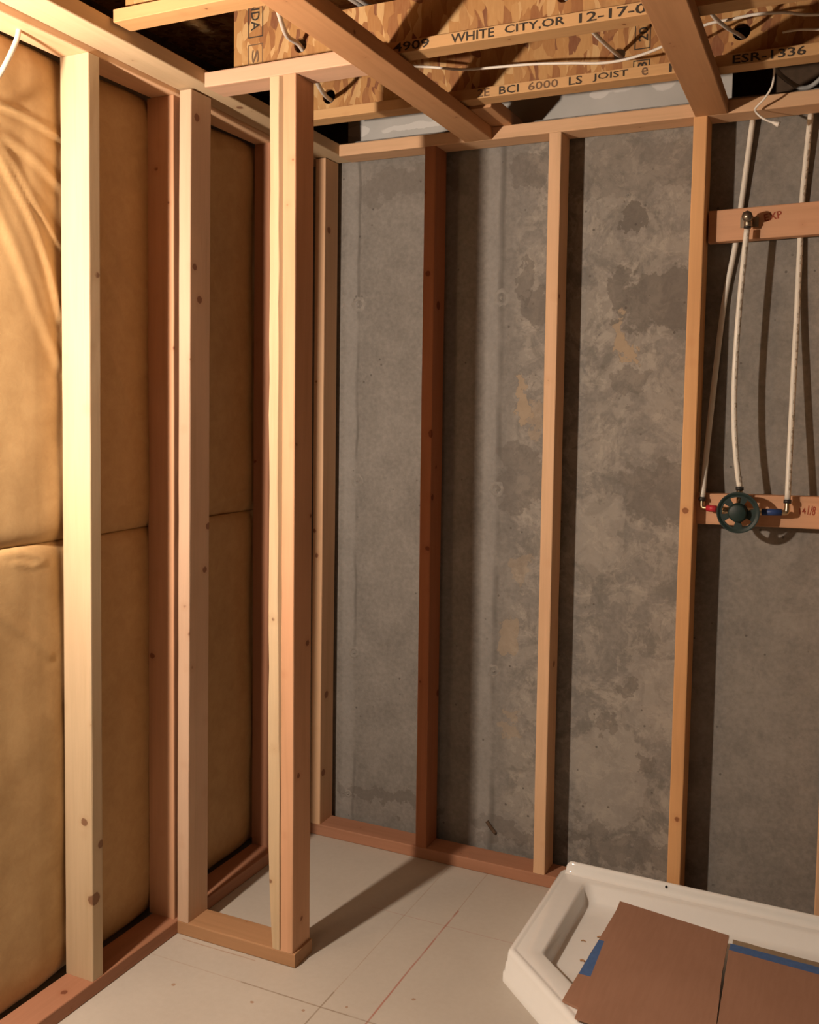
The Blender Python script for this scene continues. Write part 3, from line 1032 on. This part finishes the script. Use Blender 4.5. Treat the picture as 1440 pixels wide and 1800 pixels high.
def guard():
    bm = bmesh.new()
    NA, T = 90, 0.006
    radii = [0.0, 0.012, 0.0235, 0.027, 0.043, 0.047, 0.054, 0.057]
    opens = [(a0, a0 + 40) for a0 in (16, 82, 150, 216, 290)]
    vs = {}

    def v(ri, k, y):
        key = (ri, k % NA if ri else 0, y)
        if key not in vs:
            a = 2 * math.pi * k / NA
            rr = radii[ri]
            yy = y
            if y == 0:
                yy = -0.003 if ri >= 6 else (0.0 if ri >= 3 else -0.006)
            vs[key] = bm.verts.new((rr * math.cos(a), yy if y == 0 else T, rr * math.sin(a)))
        return vs[key]

    def is_open(ri, k):
        if ri != 3:
            return False
        d = (k + 0.5) * 360 / NA
        return any(a <= d < b for a, b in opens)
    for ri in range(7):
        for k in range(NA):
            if is_open(ri, k):
                continue
            if ri == 0:
                bm.faces.new((v(0, 0, 0), v(1, k, 0), v(1, k + 1, 0)))
                bm.faces.new((v(0, 0, 1), v(1, k + 1, 1), v(1, k, 1)))
                continue
            bm.faces.new((v(ri, k, 0), v(ri + 1, k, 0), v(ri + 1, k + 1, 0), v(ri, k + 1, 0)))
            bm.faces.new((v(ri, k, 1), v(ri, k + 1, 1), v(ri + 1, k + 1, 1), v(ri + 1, k, 1)))
            if ri == 6:
                bm.faces.new((v(7, k, 0), v(7, k, 1), v(7, k + 1, 1), v(7, k + 1, 0)))
            for dk, kk in ((-1, k), (1, k + 1)):
                if is_open(ri, k + dk) and ri == 3:
                    bm.faces.new((v(3, kk, 0), v(4, kk, 0), v(4, kk, 1), v(3, kk, 1)))
    for k in range(NA):
        if is_open(3, k):
            bm.faces.new((v(3, k, 0), v(3, k, 1), v(3, k + 1, 1), v(3, k + 1, 0)))
            bm.faces.new((v(4, k, 0), v(4, k + 1, 0), v(4, k + 1, 1), v(4, k, 1)))
    bmesh.ops.recalc_face_normals(bm, faces=bm.faces[:])
    return bm


bm_link('plaster_guard', guard(), GREENP, vl)
hub = tube('guard_hub', [(VX, VY - 0.020, VZ), (VX, VY - 0.018, VZ), (VX, VY, VZ), (VX, VY + 0.012, VZ)], 0.025, GREENP, vl, 28, 4, radii=[0.021, 0.0245, 0.025, 0.025], smooth_path=False)
cyl_between('valve_body', (VX, VY + 0.006, VZ), (VX, YB, VZ), 0.021, BRASS, vl, 20)
cyl_between('top_port', (1.3765, 0.010, VZ + 0.015), (1.3757, 0.009, 1.262), 0.0085, BRASS, vl, 14)
cyl_between('side_port', (VX - 0.020, 0.012, 1.2035), (1.318, 0.012, 1.2035), 0.0095, BRASS, vl, 14)
cyl_between('crimp_ring', (1.3757, 0.0085, 1.262), (1.3757, 0.0085, 1.270), 0.0108, BLACKM, vl, 16)
cyl_between('red_inlet_sleeve', (1.313, 0.016, 1.2045), (1.288, 0.027, 1.2045), 0.0095, REDP, vl, 16)
tube('red_side_elbow', [(1.288, 0.027, 1.2045), (1.2765, 0.031, 1.2045), (1.2725, 0.032, 1.209), (1.2722, 0.033, 1.224)], 0.0068, BRASS, vl, 12, 5)
cyl_between('crimp_ring', (1.2722, 0.033, 1.224), (1.2722, 0.034, 1.233), 0.0105, BLACKM, vl, 16)
cyl_between('side_port', (VX + 0.020, 0.012, 1.203), (1.436, 0.012, 1.203), 0.0095, BRASS, vl, 14)
cyl_between('blue_inlet_sleeve', (1.436, 0.012, 1.203), (1.488, 0.014, 1.205), 0.0095, BLUEP, vl, 16)
tube('blue_side_elbow', [(1.488, 0.014, 1.205), (1.498, 0.015, 1.205), (1.501, 0.016, 1.211), (1.501, 0.018, 1.232)], 0.0075, BRASS, vl, 12, 5)
cyl_between('crimp_ring', (1.501, 0.018, 1.230), (1.501, 0.019, 1.240), 0.0105, BLACKM, vl, 16)

# ------------------------------------------------------------------ cables
CG = 'white electric cables in the joists'
tag(tube('electric_cable', [(0.50, -1.035, 2.395), (0.455, -0.95, 2.395), (0.397, -0.84, 2.397), (0.331, -0.70, 2.405), (0.318, -0.611, 2.408), (0.265, -0.45, 2.385), (0.225, -0.34, 2.385), (0.180, -0.2135, 2.405), (0.17, -0.10, 2.42), (0.20, 0.06, 2.45)], 0.0062, NM),
    'thick white cable passing beside the partition top plate through joist holes', 'cable', CG)
tag(tube('electric_cable', [(0.40, -0.36, 2.425), (0.4616, -0.345, 2.4285), (0.566, -0.33, 2.4146), (0.654, -0.33, 2.3969), (0.733, -0.33, 2.391), (0.845, -0.33, 2.3851), (0.953, -0.33, 2.3735), (1.043, -0.33, 2.3621), (1.115, -0.33, 2.365), (1.192, -0.33, 2.382), (1.289, -0.33, 2.4179), (1.359, -0.33, 2.4234), (1.411, -0.33, 2.4261), (1.475, -0.33, 2.4202), (1.55, -0.33, 2.4047), (1.75, -0.33, 2.40)], 0.0036, NM),
    'long thin white cable running sideways in front of the JOIST lettering', 'cable', CG)
tag(tube('electric_cable', [(1.00, -0.66, 2.424), (1.02, -0.611, 2.424), (1.030, -0.48, 2.416), (1.040, -0.36, 2.413), (1.056, -0.2135, 2.416), (1.06, -0.14, 2.43), (1.06, 0.05, 2.47)], 0.0052, NM),
    'short white cable slanting between joists left of the number 20', 'cable', CG)
tag(tube('electric_cable', [(1.30, -0.66, 2.424), (1.315, -0.611, 2.424), (1.318, -0.42, 2.414), (1.340, -0.32, 2.411), (1.362, -0.2135, 2.424), (1.37, -0.10, 2.44), (1.37, 0.05, 2.47)], 0.0048, NM),
    'short white cable slanting between joists right of the right-hand ceiling board', 'cable', CG)
dc = empty('electric_cable', (1.4427, -0.02, 2.2485))
tag(dc, 'thin white cable looping down over the top plate above the pipes, end flared', 'cable', CG)
tube('jacket', [(1.55, -0.26, 2.395), (1.494, -0.25, 2.405), (1.445, -0.19, 2.420), (1.424, -0.14, 2.4083), (1.4346, -0.12, 2.3749), (1.4351, -0.10, 2.3553), (1.4289, -0.08, 2.3303), (1.4111, -0.06, 2.3091), (1.393, -0.04, 2.2985), (1.3842, -0.028, 2.2925), (1.3868, -0.02, 2.2846), (1.4018, -0.02, 2.2694), (1.4195, -0.02, 2.2585), (1.432, -0.02, 2.2535)], 0.0028, NM, dc)
tube('flared_end', [(1.428, -0.02, 2.2552), (1.4355, -0.02, 2.2515), (1.4455, -0.02, 2.2465)], 0.004, NM, dc, 10, 3, radii=[0.0034, 0.0055, 0.0085])
tag(tube('electric_cable', [(-0.045, -1.205, 2.315), (-0.043, -1.2085, 2.298), (-0.04, -1.218, 2.2715), (-0.038, -1.2405, 2.2281), (-0.038, -1.2642, 2.1867), (-0.042, -1.2951, 2.1391), (-0.05, -1.34, 2.08)], 0.0058, NM),
    'white cable hanging out of a hole in the left wall top plate', 'cable', CG)
GG = 'grey cables above the joist hole'
for k, dx in enumerate((0.0, 0.017)):
    tag(tube('grey_cable', [(0.40 + dx, -1.0, 2.56), (0.425 + dx, -0.86, 2.545), (0.455 + dx, -0.74, 2.518), (0.478 + dx, -0.64, 2.495), (0.50 + dx, -0.50, 2.50), (0.53 + dx, -0.3, 2.53)], 0.0062, NMG),
        ('left one' if k == 0 else 'right one') + ' of two grey cables drooping through the big hole in the middle joist', 'cable', GG)
tag(tube('grey_cable', [(1.40, 0.02, 2.46), (1.43, 0.05, 2.41), (1.462, 0.09, 2.388), (1.49, 0.095, 2.372), (1.52, 0.095, 2.376), (1.56, 0.06, 2.40)], 0.0065, NMG),
    'grey cable lying over the top plate behind the last joist', 'cable')

# ------------------------------------------------------------------ shower tray
tray = tag(empty('shower_tray', (1.37, -0.48, 0.0)), 'white glossy corner shower tray with a slanted front on the floor', 'shower tray')
TX, TY = 1.37, -0.48


def tray_ring(iL, iD, iF, iR, iB, z, r, n=7):
    """outline shrunk side by side, corners rounded"""
    s2 = math.sqrt(0.5)
    dn = Vector((0.68, 0.733)).normalized()          # inward normal of the slanted side
    lines = [((0.890 + iL), None, 'x'), ]
    # sides as (normal, offset): n.p = d, interior n.p > d
    sides = [
        (Vector((1, 0)), 0.890 + iL),
        (dn, dn.dot(Vector((0.890, -0.522))) + iD),
        (Vector((0, 1)), -0.985 + iF),
        (Vector((-1, 0)), -(1.86 - iR)),
        (Vector((0, -1)), -(-0.012 - iB)),
    ]
    m = len(sides)
    corners = []
    for i in range(m):
        n1, d1 = sides[i]
        n2, d2 = sides[(i + 1) % m]
        det = n1.x * n2.y - n1.y * n2.x
        corners.append(Vector(((d1 * n2.y - d2 * n1.y) / det, (n1.x * d2 - n2.x * d1) / det)))
    out = []
    for i in range(m):
        c = corners[i]
        p = corners[i - 1]
        q = corners[(i + 1) % m]
        u, w = (p - c).normalized(), (q - c).normalized()
        ang = u.angle(w)
        tl = r / math.tan(ang / 2)
        bis = (u + w).normalized()
        o = c + bis * (r / math.sin(ang / 2))
        a, b = c + u * tl, c + w * tl
        va, vb = a - o, b - o
        tot = va.angle(vb)
        sgn = 1 if va.x * vb.y - va.y * vb.x > 0 else -1
        for k in range(n):
            th = sgn * tot * k / (n - 1)
            out.append((o.x + va.x * math.cos(th) - va.y * math.sin(th), o.y + va.x * math.sin(th) + va.y * math.cos(th), z))
    return out


rings = [
    (0, 0, 0, 0, 0, 0.0, 0.020), (0.001, 0.001, 0.001, 0, 0, 0.022, 0.020), (0.005, 0.006, 0.006, 0, 0, 0.0255, 0.020),
    (0.006, 0.008, 0.008, 0, 0, 0.046, 0.020), (0.009, 0.012, 0.012, 0, 0, 0.049, 0.020), (0.010, 0.014, 0.014, 0, 0, 0.070, 0.020),
    (0.0125, 0.017, 0.017, 0.001, 0.001, 0.0770, 0.019), (0.0185, 0.023, 0.023, 0.003, 0.002, 0.0805, 0.018),
    (0.026, 0.031, 0.031, 0.005, 0.004, 0.0812, 0.018), (0.029, 0.034, 0.034, 0.006, 0.006, 0.0790, 0.018), (0.034, 0.039, 0.039, 0.008, 0.007, 0.0800, 0.018),
    (0.090, 0.088, 0.088, 0.050, 0.046, 0.0785, 0.022), (0.0955, 0.0935, 0.0935, 0.056, 0.052, 0.0765, 0.024), (0.099, 0.097, 0.097, 0.060, 0.057, 0.072, 0.026),
    (0.108, 0.106, 0.106, 0.070, 0.072, 0.040, 0.032), (0.113, 0.111, 0.111, 0.076, 0.080, 0.033, 0.034), (0.124, 0.122, 0.122, 0.088, 0.094, 0.0295, 0.036),
    (0.20, 0.20, 0.20, 0.16, 0.17, 0.027, 0.04), (0.33, 0.33, 0.33, 0.30, 0.30, 0.024, 0.05),
]
V, Fc = [], []
for a in rings:
    V += [Vector(p) - Vector((TX, TY, 0)) for p in tray_ring(*a)]
nr = 5 * 7
for i in range(len(rings) - 1):
    for k in range(nr):
        a, b = i * nr + k, i * nr + (k + 1) % nr
        Fc.append((a, b, b + nr, a + nr))
Fc.append(tuple((len(rings) - 1) * nr + k for k in range(nr)))
basin = link_mesh('basin', V, Fc, ACRYL, tray, smooth=True)
bm = bmesh.new()
bm.from_mesh(basin.data)
bmesh.ops.recalc_face_normals(bm, faces=bm.faces[:])
bm.to_mesh(basin.data)
bm.free()

# upstand along the studs
prof = [(-0.0440, 0.0785), (-0.0400, 0.0800), (-0.0360, 0.0835), (-0.0330, 0.0900), (-0.0315, 0.0980), (-0.0308, 0.1040), (-0.0285, 0.1090), (-0.0245, 0.1118), (-0.0205, 0.1120), (-0.0175, 0.1100), (-0.0160, 0.078)]
V, Fc = [], []
xs = [0.9185, 0.9190, 0.9205, 0.923, 0.927, 0.932, 0.938] + [0.96 + 0.05 * k for k in range(18)] + [1.858]
for x in xs:
    e = max(0, 1 - (x - 0.9185) / 0.0195)
    drop = 0.0195 * (1 - math.sqrt(max(0, 1 - e * e)))
    for y, z in prof:
        zz = z if z < 0.085 else max(0.083, z - drop - 0.004 * (x - 0.92))
        V.append((x - TX, y - 0.004 * (x - 0.92) - TY, zz))
m = len(prof)
for i in range(len(xs) - 1):
    for k in range(m - 1):
        a = i * m + k
        Fc.append((a, a + m, a + m + 1, a + 1))
Fc.append(tuple(range(m)))
Fc.append(tuple((len(xs) - 1) * m + k for k in range(m - 1, -1, -1)))
up = link_mesh('upstand', V, Fc, ACRYL, tray, smooth=True)
bm = bmesh.new()
bm.from_mesh(up.data)
bmesh.ops.recalc_face_normals(bm, faces=bm.faces[:])
bm.to_mesh(up.data)
bm.free()
V, Fc = tube_vf([(1.218 - TX, -0.0335 - TY, 0.1015), (1.218 - TX, -0.028 - TY, 0.1015)], 0.0038, 12)
link_mesh('screw_hole', V, Fc, HOLE, tray)
# specks of debris in the basin
for x, y, r in ((1.080, -0.262, 0.004), (1.068, -0.395, 0.005), (1.045, -0.30, 0.003)):
    V, Fc = tube_vf([(x - 0.006, y, 0.031), (x, y + 0.002, 0.0325), (x + 0.006, y + 0.001, 0.031)], r * 0.5, 6)
    c = link_mesh('wood_chip', V, Fc, wood('brown', 'X'), None, (0, 0, 0))
    for v in c.data.vertices:
        v.co -= Vector((x, y, 0.029))
    c.location = (x, y, 0.029)
    tag(c, 'tiny brown wood chip lying in the basin of the shower tray', 'chip', 'wood chips in the shower tray')


# ------------------------------------------------------------------ cardboard over the tray
def sheet(name, pts, z, th, mat, parent=None, ragged=0.0, dz=None):
    """flat cardboard cut to the outline pts (x, y), ragged edges"""
    P = []
    for i in range(len(pts)):
        a, b = Vector(pts[i]), Vector(pts[(i + 1) % len(pts)])
        k = max(2, int((b - a).length / 0.012))
        nrm = Vector(((b - a).y, -(b - a).x)).normalized()
        for j in range(k):
            f = j / k
            q = a + (b - a) * f
            w = ragged * noise.noise(Vector((q.x * 38, q.y * 38, z * 90))) if 0 < j else 0
            P.append(q + nrm * w)
    n = len(P)
    c = Vector((sum(p.x for p in P) / n, sum(p.y for p in P) / n))
    f = dz or (lambda x, y: 0)
    V = [(p.x - c.x, p.y - c.y, f(p.x, p.y)) for p in P] + [(p.x - c.x, p.y - c.y, th + f(p.x, p.y)) for p in P]
    Fc = [tuple(range(n, 2 * n)), tuple(range(n - 1, -1, -1))]
    for i in range(n):
        j = (i + 1) % n
        Fc.append((i, j, j + n, i + n))
    base = Vector((0, 0, 0))
    if parent:
        base = Vector(parent.location)
    o = link_mesh(name, V, Fc, mat, parent, Vector((c.x, c.y, z)) - base)
    bm = bmesh.new()
    bm.from_mesh(o.data)
    bmesh.ops.recalc_face_normals(bm, faces=bm.faces[:])
    bm.to_mesh(o.data)
    bm.free()
    return o


under = empty('cardboard_sheet', (1.30, -0.45, 0.0805))
tag(under, 'brown cardboard underneath, sticking out at the left with blue tape on it', 'cardboard', 'cardboard sheets over the shower tray')
sheet('board', [(1.113, -0.185), (1.400, -0.235), (1.41, -0.70), (1.137, -0.683), (1.0925, -0.670)], 0.0815, 0.006, CARD, under, 0.0015)
sheet('blue_tape', [(1.1055, -0.375), (1.150, -0.375), (1.150, -0.548), (1.0985, -0.548)], 0.0876, 0.0004, TAPE, under, 0.001)

s2 = empty('cardboard_sheet', (1.60, -0.5, 0.0805))
tag(s2, 'brown cardboard sheet at the right edge with a strip of blue tape', 'cardboard', 'cardboard sheets over the shower tray')
sheet('lower_board', [(1.424, -0.212), (1.80, -0.240), (1.80, -0.40), (1.430, -0.40)], 0.0815, 0.0055, CARDG, s2, 0.003)
sheet('board', [(1.4205, -0.262), (1.80, -0.290), (1.80, -0.84), (1.446, -0.84)], 0.0872, 0.0045, CARD, s2, 0.0008)
sheet('blue_tape', [(1.4215, -0.245), (1.80, -0.272), (1.80, -0.305), (1.4215, -0.277)], 0.0919, 0.0004, TAPE, s2, 0.0018)

s1 = sheet('cardboard_sheet', [(1.1116, -0.158), (1.4135, -0.208), (1.4195, -0.40), (1.4440, -0.748), (1.1385, -0.730)], 0.0880, 0.0050, CARD, None, 0.0009)
tag(s1, 'large plain brown cardboard sheet on top, covering the middle of the tray', 'cardboard', 'cardboard sheets over the shower tray')
